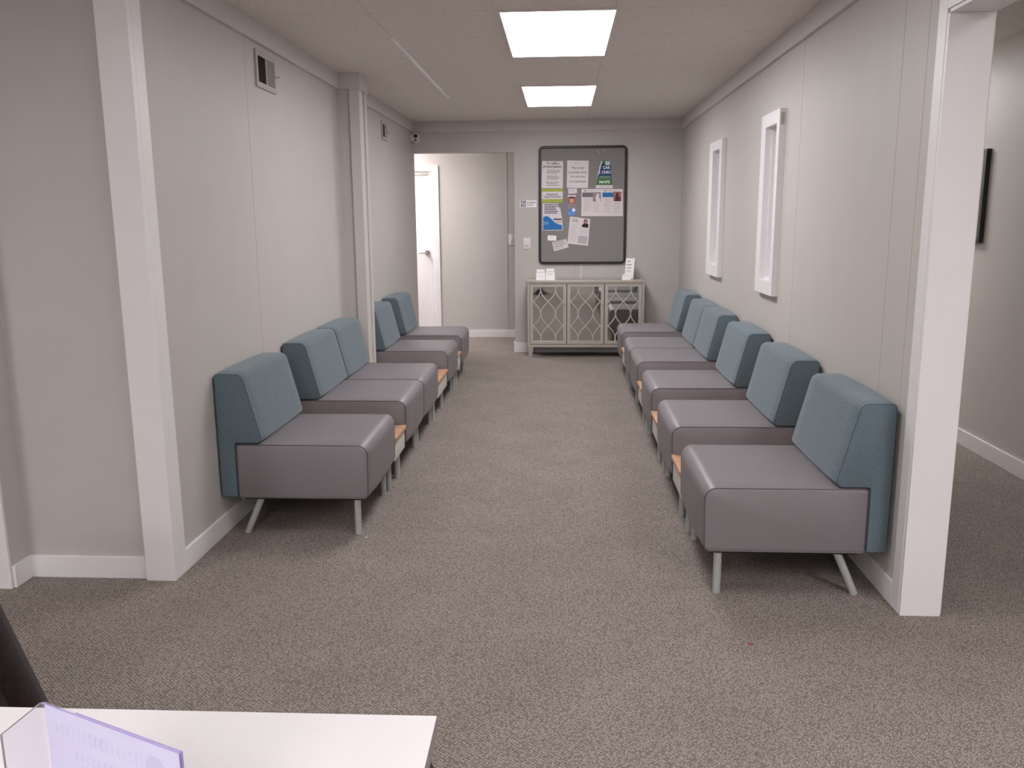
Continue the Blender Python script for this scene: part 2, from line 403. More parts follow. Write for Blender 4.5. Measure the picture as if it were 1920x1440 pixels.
panel(-2.5, 10.3, 'glowing ceiling panel in the back hall in front of the white door', m=em2)

# ---------------------------------------------------------------- lounge chairs
CW = .675
seatP = subdiv(rounded([(.088, .188), (.715, .188), (.722, .452), (.088, .452)], [.012, .025, .048, .015], 7), .05)
backP = subdiv(rounded([(.004, .19), (.084, .19), (.084, .457), (.222, .457), (.138, .792), (.002, .792)], [.015, .01, .006, .026, .04, .02], 6), .05)
def make_chair():
    t = thing('lounge_chair', 'blue and grey lounge chair', 'chair', (0, 0, 0), 0, 'armless lounge chairs')
    seat = obj('seat', cushion(seatP, CW-.004, .010), m_vinyl, t)
    for s in (-1, 1):
        q = offset_profile(seatP, .002); n = len(q)
        pts = [(p.x, s*(CW/2-.006), p.y) for p in q]; bm = bmesh.new(); tube(bm, pts+[pts[0]], .0026, 6, cap=False)
        obj('piping', bm, m_vseam, seat)
    back = obj('backrest', cushion(backP, CW-.006, .006, .010), m_blue, t)
    for s in (-1, 1):
        q = offset_profile(backP, .003)
        pts = [(p.x, s*(CW/2-.007), p.y) for p in q]; bm = bmesh.new(); tube(bm, pts+[pts[0]], .0019, 6, cap=False)
        obj('piping', bm, m_bseam, back)
    obj('base_panel', B(.11, .69, -CW/2+.02, CW/2-.02, .178, .192), m_under, t)
    for s in (-1, 1):
        y = s*(CW/2-.045)
        bm = bmesh.new(); tube(bm, [(.652, y, .180), (.652, y, 0)], .0165, 16); obj('leg', bm, m_leg, t)
        bm = bmesh.new(); tube(bm, [(.185, y, .182), (.105, y, .0)], .0165, 16)
        for v in bm.verts: v.co.z = max(v.co.z, 0)
        obj('leg', bm, m_leg, t)
    return t
GAP = .33
def make_table(w, xb=.03):
    t = thing('side_table', 'low oak topped side table', 'table', (0, 0, 0), 0, 'low oak topped tables between the chairs')
    obj('table_top', B(xb, .722, -w/2+.004, w/2-.004, .287, .31), m_oak, t, bevel=.002)
    bm = bmesh.new(); box(bm, xb+.02, .712, -w/2+.012, w/2-.012, .178, .287); obj('apron', bm, m_apron, t, bevel=.003)
    for s in (-1, 1):
        bm = bmesh.new(); tube(bm, [(.665, s*(w/2-.045), .18), (.665, s*(w/2-.045), 0)], .0165, 14); obj('leg', bm, m_leg, t)
        bm = bmesh.new(); tube(bm, [(xb+.09, s*(w/2-.045), .18), (xb+.09, s*(w/2-.045), 0)], .0165, 14); obj('leg', bm, m_leg, t)
    return t
chair0 = make_chair(); used = [False]
def put_chair(x, y, rz, label):
    c = chair0 if not used[0] else copy_tree(chair0)
    used[0] = True; c.location = (x, y, 0); c.rotation_euler = (0, 0, rz); c['label'] = label
table0 = make_table(GAP); usedt = [False]
def put_table(x, y, rz, label, src=None):
    if src is None:
        c = table0 if not usedt[0] else copy_tree(table0); usedt[0] = True
    else: c = src
    c.location = (x, y, 0); c.rotation_euler = (0, 0, rz); c['label'] = label
Y0 = 3.255; XB = XR-.016
ys = [Y0, Y0+CW+GAP, Y0+2*(CW+GAP), Y0+3*(CW+GAP), Y0+4*CW+3*GAP, Y0+5*CW+4*GAP]
lab = ['blue and grey lounge chair nearest the camera in the right row',
       'second lounge chair from the camera in the right row, between the first two oak tables',
       'third lounge chair from the camera in the right row, below the nearer window frame',
       'nearer chair of the joined pair in the right row',
       'farther chair of the joined pair in the right row, near the far window frame',
       'last lounge chair of the right row, standing beside the mirrored cabinet']
for y, l in zip(ys, lab): put_chair(XB, y+CW/2, PI, l)
for y, l in zip([ys[0], ys[1], ys[2], ys[4]], ['low oak topped table between first and second right row chairs', 'low oak topped table between second and third right row chairs',
        'low oak topped table between third right row chair and the joined pair', 'low oak topped table before the last chair of the right row']):
    put_table(XB, y+CW+GAP/2, PI, l)
lys = [3.85, 4.855, 5.53, 6.757, 7.70]
lab = ['blue and grey lounge chair nearest the camera in the left row',
       'nearer chair of the joined pair in the left row, behind the nearest left table',
       'farther chair of the joined pair in the left row, just before the pilaster',
       'left row lounge chair just beyond the pilaster, its backrest partly hidden by it',
       'last lounge chair of the left row, beside the back hall opening']
for y, l in zip(lys, lab): put_chair(XL+.006, y+CW/2, 0, l)
put_table(XL+.006, 3.85+CW+GAP/2, 0, 'low oak topped table between the first left chair and the joined pair')
put_table(XL+.006, 7.435+.1325, 0, 'low oak topped table between the last two chairs of the left row', make_table(.262))
put_table(XL+.006, 6.205+.276, 0, 'low oak topped table in front of the pilaster in the left row', make_table(.545, .175))

# ---------------------------------------------------------------- mirrored cabinet
CX0, CX1, CY0, CY1, CZ0, CZ1 = -.362, .893, 9.262, 9.602, .112, .835
def local(o, t):
    o.matrix_parent_inverse = Matrix.Translation(-t.location); return o
cab = thing('mirrored_cabinet', 'champagne sideboard with three mirrored lattice doors below the notice board', 'cabinet', ((CX0+CX1)/2, (CY0+CY1)/2, 0))
bm = bmesh.new()
box(bm, CX0, CX1, CY0+.02, CY1, CZ0+.03, CZ1-.03)
box(bm, CX0, CX0+.022, CY0, CY0+.02, CZ0, CZ1-.022); box(bm, CX1-.022, CX1, CY0, CY0+.02, CZ0, CZ1-.022)
box(bm, CX0+.022, CX1-.022, CY0, CY0+.02, CZ0, CZ0+.03); box(bm, CX0+.022, CX1-.022, CY0, CY0+.02, CZ1-.038, CZ1-.022)
local(obj('body', bm, m_champ, cab), cab)
local(obj('gap_shade_panel', B(CX0+.023, CX1-.023, CY0+.0165, CY0+.0198, CZ0+.031, CZ1-.039), m_under, cab), cab)  # black panel added to put shade in the gaps between the doors
local(obj('top', B(CX0-.008, CX1+.008, CY0-.008, CY1, CZ1-.022, CZ1), m_champ, cab, bevel=.003), cab)
for sx in (0, 1):
    for sy in (0, 1):
        x0 = CX0+.006 if sx == 0 else CX1-.066; y0 = CY0+.002 if sy == 0 else CY1-.062
        bm = bmesh.new(); box(bm, x0, x0+.06, y0, y0+.06, 0, CZ0)
        for v in bm.verts:
            if v.co.z < .01:
                v.co.x = (x0+.006 if sx == 0 else x0+.020)+(.034 if v.co.x > x0+.03 else 0)
                v.co.y = y0+.012+(.034 if v.co.y > y0+.03 else 0)
        local(obj('leg', bm, m_champ, cab), cab)
DW = (CX1-CX0-.044)/3
for i in range(3):
    x0 = CX0+.022+i*DW+.004; x1 = x0+DW-.008; z0, z1 = CZ0+.034, CZ1-.042; fr = .034; yf = CY0-.004
    bm = bmesh.new(); plane_holes(bm, 'y', x0, x1, z0, z1, yf, CY0+.016, [(x0+fr, x1-fr, z0+fr, z1-fr*.7)])
    dr = local(obj('door', bm, m_champ, cab), cab)
    gx0, gx1, gz0, gz1 = x0+fr, x1-fr, z0+fr, z1-fr*.7
    g = obj('mirror', B(gx0, gx1, CY0+.008, CY0+.012, gz0, gz1), m_mirror, dr, smooth=False)
    # interlaced wave lattice
    bm = bmesh.new(); A = .0805; half = .262; zt = gz1-.03; xc = (gx0+gx1)/2
    for cx in (xc-2*A, xc, xc+2*A):
        for s in (-1, 1):
            prev = None; run = []
            N = 90
            for k in range(N+1):
                z = gz1-(gz1-gz0)*k/N; x = cx+s*A*math.cos(PI*(zt-z)/half)
                run.append((x, z))
            for k in range(N):
                (xa, za), (xb, zb) = run[k], run[k+1]
                if not (gx0 <= xa <= gx1 and gx0 <= xb <= gx1): continue
                dx, dz = xb-xa, zb-za; ln = math.hypot(dx, dz); nx, nz = -dz/ln*.0058, dx/ln*.0058
                q = [(xa-nx, za-nz), (xb-nx, zb-nz), (xb+nx, zb+nz), (xa+nx, za+nz)]
                f0 = [bm.verts.new((p[0], CY0+.001+(.0004 if s > 0 else 0), p[1])) for p in q]; f1 = [bm.verts.new((p[0], CY0+.0075, p[1])) for p in q]
                bm.faces.new(f0)
                for a in range(4): bm.faces.new((f0[a], f0[(a+1) % 4], f1[(a+1) % 4], f1[a]))
    obj('lattice', bm, m_champ, dr, smooth=False)
    kx = x1-.017 if i != 2 else x0+.017
    bm = bmesh.new(); tube(bm, [(kx, yf, z0+.66*(z1-z0)), (kx, yf-.014, z0+.66*(z1-z0))], .005, 10); obj('knob', bm, m_silver, dr)

# ---------------------------------------------------------------- notice board and papers
BX0, BX1, BZ0, BZ1 = -.247, .712, .993, 2.262
board = thing('notice_board', 'grey fabric tack board in a rounded black frame on the back wall', 'notice board', ((BX0+BX1)/2, YB-.002, BZ0))
rp = rounded([(BX0, BZ0), (BX1, BZ0), (BX1, BZ1), (BX0, BZ1)], [.055]*4, 8); ri = rounded([(BX0+.026, BZ0+.026), (BX1-.026, BZ0+.026), (BX1-.026, BZ1-.026), (BX0+.026, BZ1-.026)], [.02]*4, 8)
bm = bmesh.new(); n = len(rp)
lay = [(rp, YB-.002), (rp, YB-.026), (offset_profile(rp, .005), YB-.031), (offset_profile(ri, -.004), YB-.031), (ri, YB-.027), (ri, YB-.012)]
rs = [[bm.verts.new((p.x, y, p.y)) for p in P] for P, y in lay]
for a in range(len(rs)-1):
    for k in range(n): bm.faces.new((rs[a][k], rs[a][(k+1) % n], rs[a+1][(k+1) % n], rs[a+1][k]))
local(obj('frame', bm, m_black, board), board)
bm = bmesh.new(); f0 = [bm.verts.new((p.x, YB-.016, p.y)) for p in ri]; bm.faces.new(f0)
f1 = [bm.verts.new((p.x, YB-.003, p.y)) for p in ri]; bm.faces.new(f1)
for k in range(n): bm.faces.new((f0[k], f0[(k+1) % n], f1[(k+1) % n], f1[k]))
local(obj('tack_panel', bm, m_boardf, board), board)

YP = YB-.0165
def cr(X, Y): return (960+X/5.143, 240+Y/5.143)
def text_mesh(txt, w, h, fit=True):
    cu = bpy.data.curves.new('t', 'FONT'); cu.body = txt; cu.size = 1; cu.offset = .018; cu.resolution_u = 2
    o = bpy.data.objects.new('t', cu); C.objects.link(o); dg = bpy.context.evaluated_depsgraph_get(); dg.update()
    me = bpy.data.meshes.new_from_object(o.evaluated_get(dg)); bpy.data.objects.remove(o); bpy.data.curves.remove(cu)
    xs = [v.co.x for v in me.vertices]; ysv = [v.co.y for v in me.vertices]; x0, x1, y0, y1 = min(xs), max(xs), min(ysv), max(ysv)
    V = [((v.co.x-x0)/(x1-x0)*w, (v.co.y-y0)/(y1-y0)*h) for v in me.vertices]; F = [tuple(p.vertices) for p in me.polygons]
    bpy.data.meshes.remove(me); return V, F
class Sheet:
    """a sheet pinned flat on a wall plane, addressed by s (across) and t (up) in 0..1"""
    def __init__(self, name, label, cat, corners, Y, mat, group=None, poly=None, pix=cr):
        P = [at(*pix(*c), Y) for c in corners]     # tl, tr, br, bl
        self.bl = P[3]; self.u = P[2]-P[3]; self.v = P[0]-P[3]; self.Y = Y; self.tr = P[1]; self.P = P
        self.o = thing(name, label, cat, (self.bl.x, Y, self.bl.z), 0, group)
        self.n = 0
        pts = poly or [(0, 0), (1, 0), (1, 1), (0, 1)]
        self.shape('sheet', pts, mat, .0, -.0009)
    def w(self, s, t):
        a = self.P[3].lerp(self.P[2], s); b = self.P[0].lerp(self.P[1], s); return a.lerp(b, t)
    def shape(self, name, pts, mat, d0=None, d1=None):
        if d0 is None: self.n += 1; d0 = -.0009-.0002*self.n+.0001; d1 = -.0009-.0002*self.n-.0001
        bm = bmesh.new(); A = [self.w(*p) for p in pts]
        a = [bm.verts.new((p.x, self.Y+d0, p.z)) for p in A]; b = [bm.verts.new((p.x, self.Y+d1, p.z)) for p in A]
        bm.faces.new(b); bm.faces.new(a[::-1]); n = len(pts)
        for k in range(n): bm.faces.new((a[k], a[(k+1) % n], b[(k+1) % n], b[k]))
        o = obj(name, bm, mat, self.o, smooth=False); return local(o, self.o)
    def rects(self, name, rs, mat):
        self.n += 1; d = -.0009-.0002*self.n; bm = bmesh.new()
        for s0, s1, t0, t1 in rs:
            q = [self.w(s0, t0), self.w(s1, t0), self.w(s1, t1), self.w(s0, t1)]
            bm.faces.new([bm.verts.new((p.x, self.Y+d, p.z)) for p in q])
        return local(obj(name, bm, mat, self.o, smooth=False), self.o)
    def text(self, lines, mat, name='printed_text'):
        """lines: (text, s0, s1, t0, t1)"""
        self.n += 1; d = -.0009-.0002*self.n; bm = bmesh.new()
        for txt, s0, s1, t0, t1 in lines:
            V, F = text_mesh(txt, s1-s0, t1-t0)
            vs = []
            for x, y in V:
                p = self.w(s0+x, t0+y); vs.append(bm.verts.new((p.x, self.Y+d, p.z)))
            for f in F:
                try: bm.faces.new([vs[i] for i in f])
                except ValueError: pass
        return local(obj(name, bm, mat, self.o, smooth=False), self.o)
def greek(s0, s1, tops, h, seed=1):
    """short word-like strokes standing for lettering too small to read"""
    R = random.Random(seed); out = []
    for t in tops:
        s = s0; e = s1-R.random()*(s1-s0)*.3
        while s < e:
            w = .03+R.random()*.09; out.append((s, min(s+w, e), t-h, t)); s += w+.018
    return out

a = Sheet('refill_notice', 'white sheet headed To refill a prescription, top left of the notice board', 'notice', [(290, 318), (494, 320), (490, 582), (284, 580)], YP, m_paper)
a.text([('To refill a', .2, .82, .87, .965), ('prescription:', .07, .95, .72, .85)], m_ink, 'printed_heading')
a.rects('printed_text', greek(.24, .92, [.67, .62, .57], .022, 3)+greek(.24, .88, [.455, .405, .35], .022, 5)+greek(.22, .85, [.235, .18, .12], .022, 8), m_grey_ink)
a = Sheet('appointment_notice', 'white sheet asking to contact your provider, top middle of the board', 'notice', [(532, 313), (740, 315), (733, 579), (528, 577)], YP, m_paper)
a.text([('Please contact', .22, .80, .70, .785), ('your provider directly', .05, .93, .515, .615), ('if you will be late', .15, .86, .365, .45), ('for an appointment', .10, .89, .185, .285)], m_grey_ink, 'printed_text')
a.rects('letterhead', [(.36, .41, .89, .94), (.43, .62, .905, .925)], m_pale_ink)
a = Sheet('research_sign', 'lime green and white Research Opportunities sign on the board', 'sign', [(288, 588), (490, 586), (488, 718), (287, 720)], YP, m_paper)
a.rects('green_band', [(0, 1, .80, 1), (0, 1, 0, .26)], m_green)
a.text([('Research', .24, .75, .52, .68), ('Opportunities', .09, .92, .32, .50)], m_navy_ink)
a = Sheet('care_map_flyer', 'tapered blue and green flyer reading MAPS, top right of the board', 'flyer', [(806, 316), (972, 316), (972, 582), (806, 582)], YP-.006, m_leafg,
          poly=[(0, 0), (1, 0), (.97, .14), (.86, .88), (.74, 1), (.40, 1), (.30, .86)])
a.shape('blue_print', [(.16, .46), (.93, .46), (.86, .88), (.80, .90), (.40, .90), (.30, .84)], m_navy)
a.shape('teal_print', [(.125, .36), (.945, .36), (.93, .47), (.16, .47)], m_teal)
a.shape('white_edge', [(0, 0), (1, 0), (.99, .12), (.03, .12)], m_paper)
a.shape('folded_edge', [(.10, .42), (.13, .42), (.40, .98), (.32, .98)], m_paper)
a.shape('tape', [(.56, .84), (.84, .84), (.82, .98), (.56, .98)], M('clear tape', (196, 206, 212), .3))
a.text([('E', .22, .29, .70, .80), ('CAR', .42, .84, .70, .81), ('E', .2, .27, .535, .635), ('CHIO', .35, .89, .53, .645), ('MAPS', .22, .84, .18, .285)], m_paper2, 'printed_lettering')
a.rects('printed_text', [(.24, .86, .415, .43), (.22, .88, .375, .387), (.26, .5, .05, .07), (.55, .8, .05, .07)], m_pale_ink)
a = Sheet('support_flyer', 'white flyer with a blue wave along its foot, left side of the board', 'flyer', [(294, 726), (490, 726), (490, 986), (294, 988)], YP, m_paper,
          poly=[(0, 0), (1, 0), (.96, .45), (.9, .72), (.80, 1), (0, 1)])
a.shape('blue_wave', [(.03, .02), (.97, .02), (.95, .19), (.85, .205), (.70, .25), (.55, .33), (.40, .44), (.28, .51), (.18, .53), (.03, .49)], m_blue_p)
a.shape('light_swirl', [(.04, .20), (.28, .205), (.32, .25), (.27, .33), (.04, .335)], m_lblue)
a.shape('wave_edge', [(.95, .19), (.95, .225), (.82, .245), (.68, .30), (.53, .39), (.40, .47), (.30, .53), (.2, .555), (.10, .54), (.18, .53), (.28, .51), (.40, .44), (.55, .33), (.70, .25), (.85, .205)], M('sky print', (176, 212, 236), .8))
a.rects('dark_bar', [(.54, .94, .385, .435)], m_navy_ink)
a.rects('pink_block', [(.62, .93, .27, .355)], M('pale pink print', (214, 182, 180), .8))
a.rects('printed_heading', greek(.10, .84, [.97, .905, .845, .785, .72, .66], .035, 13), m_navy_ink)
a.rects('dog_ear', [(.80, .84, .84, .98)], m_grey_ink)
a = Sheet('business_card', 'small white card pinned under the appointment sheet', 'card', [(540, 585), (625, 582), (628, 628), (545, 635)], YP, m_paper, 'small cards on the board')
a.rects('printed_text', greek(.15, .7, [.8, .6, .45], .06, 21), m_pale_ink)
a = Sheet('photo_brochure', 'narrow brochure with photos above a blue foot, middle of the board', 'brochure', [(537, 648), (617, 648), (617, 843), (537, 846)], YP, m_pblue)
a.rects('upper_photo', [(0, 1, .58, .93)], m_photo1); a.rects('lower_photo', [(0, 1, .33, .58)], m_photo2)
a.shape('pictured_face', [(.38, .62), (.62, .62), (.74, .72), (.72, .84), (.5, .9), (.28, .84), (.26, .72)], m_skin)
a.shape('pictured_hat', [(.12, .84), (.88, .84), (.72, .89), (.66, .95), (.34, .95), (.28, .89)], m_ink)
a.rects('white_top', [(0, 1, .93, 1)], m_paper)
a.shape('round_logo', [(.72+.2*math.cos(k*PI/8), .27+.082*math.sin(k*PI/8)) for k in range(16)], m_paper2)
a.rects('printed_text', greek(.08, .9, [.14, .09], .02, 2), M('pale blue ink', (160, 190, 236), .8))
a = Sheet('newsletter_spread', 'wide two page newsletter with two photos, right side of the board', 'leaflet', [(670, 588), (1068, 588), (1070, 850), (668, 850)], YP-.0005, m_paper)
a.rects('grey_banner', [(.02, .28, .70, .87)], m_grey_ink); a.rects('blue_banner', [(.51, .77, .70, .87)], m_blue_p)
a.rects('left_photo', [(.275, .47, .54, .88)], m_photo2); a.rects('right_photo', [(.77, .965, .55, .90)], m_photo1)
a.shape('pictured_person', [(.36, .54), (.46, .54), (.45, .66), (.41, .72), (.44, .80), (.40, .84), (.36, .78), (.34, .66)], m_paper)
a.shape('pictured_person', [(.80, .55), (.95, .55), (.93, .70), (.89, .76), (.90, .85), (.86, .87), (.83, .80), (.82, .68)], m_ink)
a.shape('round_logo', [(.09+.018*math.cos(k*PI/6), .935+.028*math.sin(k*PI/6)) for k in range(12)], m_grey_ink)
a.shape('round_logo', [(.575+.018*math.cos(k*PI/6), .935+.028*math.sin(k*PI/6)) for k in range(12)], m_grey_ink)
a.rects('printed_text', greek(.05, .25, [.64-.045*k for k in range(11)], .012, 4)+greek(.29, .46, [.48-.045*k for k in range(8)], .012, 5)+greek(.55, .74, [.64-.045*k for k in range(12)], .012, 6)+greek(.78, .95, [.5-.045*k for k in range(9)], .012, 7)+[(.14, .36, .925, .94), (.62, .84, .925, .94)], m_pale_ink)
a = Sheet('biography_sheet', 'tilted white sheet with a portrait of a long haired person, lower middle', 'notice', [(560, 853), (754, 878), (733, 1135), (533, 1115)], YP-.001, m_paper)
a.rects('portrait_photo', [(.62, .95, .66, .97)], M('portrait backdrop', (222, 206, 208), .8))
a.shape('pictured_hair', [(.63, .67), (.92, .66), (.95, .78), (.86, .82), (.88, .90), (.83, .97), (.74, .97), (.70, .90), (.71, .80), (.62, .74)], m_hair)
a.shape('pictured_face', [(.79, .80), (.84, .85), (.83, .92), (.77, .93), (.74, .88), (.75, .82)], m_skin)
a.rects('printed_heading', greek(.12, .5, [.93, .89, .85], .018, 9), m_grey_ink)
a.rects('grey_block', [(.50, .93, .06, .34)], m_pale_ink)
a.rects('printed_text', greek(.08, .46, [.74-.04*k for k in range(16)], .01, 31)+greek(.52, .92, [.62-.04*k for k in range(6)], .01, 32), m_pale_ink)
a = Sheet('business_card', 'blank looking white card alone in the lower left of the board', 'card', [(343, 1035), (428, 1038), (426, 1087), (343, 1085)], YP, m_paper2, 'small cards on the board')
a.rects('printed_text', greek(.3, .75, [.7, .5], .05, 41), m_pale_ink)
a = Sheet('appointment_card', 'tilted printed card overlapping the foot of the tilted biography sheet', 'card', [(385, 1102), (522, 1070), (546, 1150), (408, 1190)], YP-.003, m_paper, 'small cards on the board')
a.rects('printed_text', greek(.06, .92, [.92, .78, .66, .5, .38, .2], .05, 51), m_grey_ink)
for i, (X, Y, l) in enumerate(((822, 225, 'left'), (842, 236, 'middle'), (888, 215, 'right'))):
    p = at(*cr(X, Y), YP); bm = bmesh.new(); tube(bm, [(p.x, YP, p.z), (p.x, YP-.009, p.z)], .004, 10); tube(bm, [(p.x, YP-.009, p.z), (p.x, YP-.012, p.z)], .0055, 10)
    tag(obj('push_pin', bm, M('pale clear plastic', (214, 206, 204), .3)), 'small pale push pin above the MAPS flyer, %s of three' % l, 'pin', 'pins at the top of the board')

# no smoking sign on the back wall
a = Sheet('no_smoking_sign', 'small white no smoking sign with a black symbol left of the board', 'sign', [(975, 375.5), (1006, 375.5), (1006, 388.5), (975, 388.5)], YB, m_paper2, pix=lambda x, y: (x, y))
a.rects('symbol_square', [(.05, .35, .08, .92)], m_black)
a.shape('white_ring', [(.20+.125*math.cos(k*PI/10), .5+.34*math.sin(k*PI/10)) for k in range(20)], m_paper2)
a.shape('black_disc', [(.20+.095*math.cos(k*PI/10), .5+.26*math.sin(k*PI/10)) for k in range(20)], m_grey_ink)
a.shape('slash', [(.10, .72), (.13, .78), (.30, .28), (.27, .22)], m_paper2)
a.text([('NO SMOKING', .41, .95, .58, .76)], m_black, 'printed_heading')
a.rects('printed_text', greek(.41, .9, [.46, .30], .07, 3), m_grey_ink)

# switches
def switch(x, y, z, label, w=.078, h=.122):
    t = thing('light_switch', label, 'switch', (x, y, z))
    obj('cover_plate', B(-w/2, w/2, -.006, 0, -h/2, h/2), m_switch, t, bevel=.002)
    r = obj('rocker', B(-.017, .017, -.011, -.006, -.034, .034), m_switch, t, bevel=.002)
    obj('indicator', B(-.012, .012, -.0118, -.011, -.030, -.026), m_grey_ink, r)
    return t
switch(-.379, YB, 1.222, 'white rocker light switch on the back wall left of the notice board')
switch(-.617, YF, 1.235, 'white light switch on the far hall wall, half hidden by the opening edge', .085, .13)

# security camera in the far left corner
t = thing('security_camera', 'small white security camera with black lens in the far left corner', 'camera', (-1.575, YB-.07, 2.36))
obj('mount', B(-.058, -.03, -.02, .02, -.03, .04), m_switch, t, bevel=.004)
P = rounded([(-.03, -.05), (.03, -.05), (.03, .05), (-.03, .05)], [.022]*4, 6); bm = bmesh.new()
r1 = [bm.verts.new((p.x, -.03, p.y)) for p in P]; r2 = [bm.verts.new((p.x, .05, p.y)) for p in P]; bm.faces.new(r1); bm.faces.new(r2[::-1])
for k in range(len(P)): bm.faces.new((r1[k], r1[(k+1) % len(P)], r2[(k+1) % len(P)], r2[k]))
obj('housing', bm, m_switch, t)
bm = bmesh.new(); tube(bm, [(0, -.03, .018), (0, -.034, .018)], .021, 20); l = obj('lens', bm, m_black, t)
bm = bmesh.new(); tube(bm, [(0, -.03, -.026), (0, -.034, -.026)], .011, 16); obj('sensor', bm, m_black, t)

# wall vents on the left wall
def vent(y0, y1, z0, z1, label):
    t = thing('wall_vent', label, 'vent', (XL, (y0+y1)/2, z0), 0, 'air vents high on the left wall'); ym = (y0+y1)/2; D = .012; b = .028
    bm = bmesh.new(); w = y1-y0; h = z1-z0
    plane_holes(bm, 'x', -w/2, w/2, 0, h, 0, D, [(-w/2+b, -.006, b, h-b), (.006, w/2-b, b, h-b)]); obj('frame', bm, m_vent, t)
    obj('duct', B(.0005, .002, -w/2+b, w/2-b, b, h-b), m_ventdark, t)
    for (a0, a1, sg) in ((-w/2+b, -.006, -1), (.006, w/2-b, 1)):
        bm = bmesh.new(); k = 9
        for i in range(k):
            y = a0+(a1-a0)*(i+.5)/k; q = .006
            v = [bm.verts.new(p) for p in ((.003, y-q*sg, b), (.011, y+q*sg*.4, b), (.011, y+q*sg*.4, h-b), (.003, y-q*sg, h-b))]; bm.faces.new(v)
        obj('louvres', bm, M('louvre metal', (150, 143, 136), .5), t, smooth=False)
    bm = bmesh.new(); tube(bm, [(.012, w/2-.02, h*.45), (.034, w/2-.005, h*.48)], .004, 8); obj('damper_lever', bm, m_vent, t)
vent(4.71, 5.03, 2.2, 2.392, 'painted metal air vent high on the left wall, the nearer and larger looking one')
vent(7.98, 8.22, 2.21, 2.375, 'painted air vent high on the left wall beyond the pilaster')

# dark picture on the side hallway wall
t = thing('picture_frame', 'thin dark framed picture on the side hallway wall, seen edge on', 'picture', (2.66, 5.98, 1.32))
bm = bmesh.new(); plane_holes(bm, 'x', -.34, .34, 0, .578, -.028, 0, [(-.31, .31, .03, .548)]); obj('frame', bm, m_black, t)
obj('print', B(-.010, -.004, -.31, .31, .03, .548), M('muted green print', (120, 128, 104), .6, 8, .3), t)

# ---------------------------------------------------------------- things on the cabinet
def holder(x, y, label, tiers, w, lean=0, rz=0):
    t = thing('card_holder', label, 'card holder', (x, y, CZ1), rz, 'white card holders on the cabinet')
    bm = bmesh.new(); dmax = .03*len(tiers)+.012
    box(bm, -w/2, w/2, -dmax/2, dmax/2, 0, .004)
    for i, h in enumerate(tiers):
        yy = -dmax/2+.003+i*.03; box(bm, -w/2, w/2, yy, yy+.002, 0, h*.62); 
    obj('tray', bm, m_paper2, t)
    for i, h in enumerate(tiers):
        yy = -dmax/2+.008+i*.03
        c = obj('card_stack', B(-w/2+.006, w/2-.006, yy, yy+.012, .005, h), m_paper2, t)
        obj('printed_text', B(-w/2+.014, w/2-.02, yy-.0003, yy, h*.70, h*.73), m_grey_ink, c)
    return t
holder(-.222, 9.42, 'two tier white business card holder, left of the pair on the cabinet', [.055, .112], .098)
holder(-.118, 9.42, 'tall white leaflet holder, right of the pair on the cabinet left side', [.085, .120], .100)
# leaning brochure stand on the right
t = thing('brochure_stand', 'upright white brochure in a clear stand at the right end of the cabinet', 'brochure stand', (.742, 9.46, CZ1), -.12)
m_clear = M('clear acrylic', (226, 226, 234), .08); nb = m_clear.node_tree.nodes['Principled BSDF']; nb.inputs['Transmission Weight'].default_value = .92; nb.inputs['IOR'].default_value = 1.2
bm = bmesh.new(); box(bm, -.052, .052, -.045, .045, 0, .003); obj('base', bm, m_clear, t)
def leanbox(x0, x1, y0, y1, z0, z1, k):
    bm = bmesh.new(); box(bm, x0, x1, y0, y1, z0, z1)
    for v in bm.verts: v.co.y += (v.co.z)*k; v.co.x += v.co.z*.06
    return bm
b = obj('brochure', leanbox(-.05, .045, -.012, .004, .004, .225, .12), m_paper2, t)
bm = bmesh.new()
for i, (z, w, h) in enumerate(((.185, .05, .016), (.150, .056, .016), (.118, .060, .012), (.092, .05, .006), (.08, .055, .006))):
    for x in [-.034+j*.013 for j in range(int(w/.013))]:
        q = .0095; vs = [bm.verts.new((px+pz*.06, -.0128+pz*.12, pz)) for px, pz in ((x, z), (x+q, z), (x+q, z+h*.7), (x, z+h*.7))]; bm.faces.new(vs)
obj('printed_text', bm, m_grey_ink, b, smooth=False)
obj('stand_side', leanbox(.046, .05, -.03, .03, .003, .2, .12), m_clear, t)
holder(.705, 9.375, 'low white card holder in front of the upright brochure stand', [.06], .09, rz=-.12)

# ---------------------------------------------------------------- foreground table and what is on it
TX0, TX1, TY0, TY1, TZ = -1.75, -.187, .42, 1.19, .74
t = thing('white_table', 'white topped table with grey edge at the lower left in front of the camera', 'table', ((TX0+TX1)/2, (TY0+TY1)/2, 0), .008)
hw, hd = (TX1-TX0)/2, (TY1-TY0)/2
obj('table_top', B(-hw, hw, -hd, hd, TZ-.002, TZ), m_white_lam, t)
obj('edge_band', B(-hw+.001, hw+.0002, -hd+.001, hd-.0005, TZ-.03, TZ-.002), m_edge, t)
for sx in (-1, 1):
    for sy in (-1, 1): obj('leg', tube(bmesh.new(), [(sx*(hw-.2), sy*(hd-.1), TZ-.03), (sx*(hw-.2), sy*(hd-.1), 0)], .02, 14), m_leg, t)
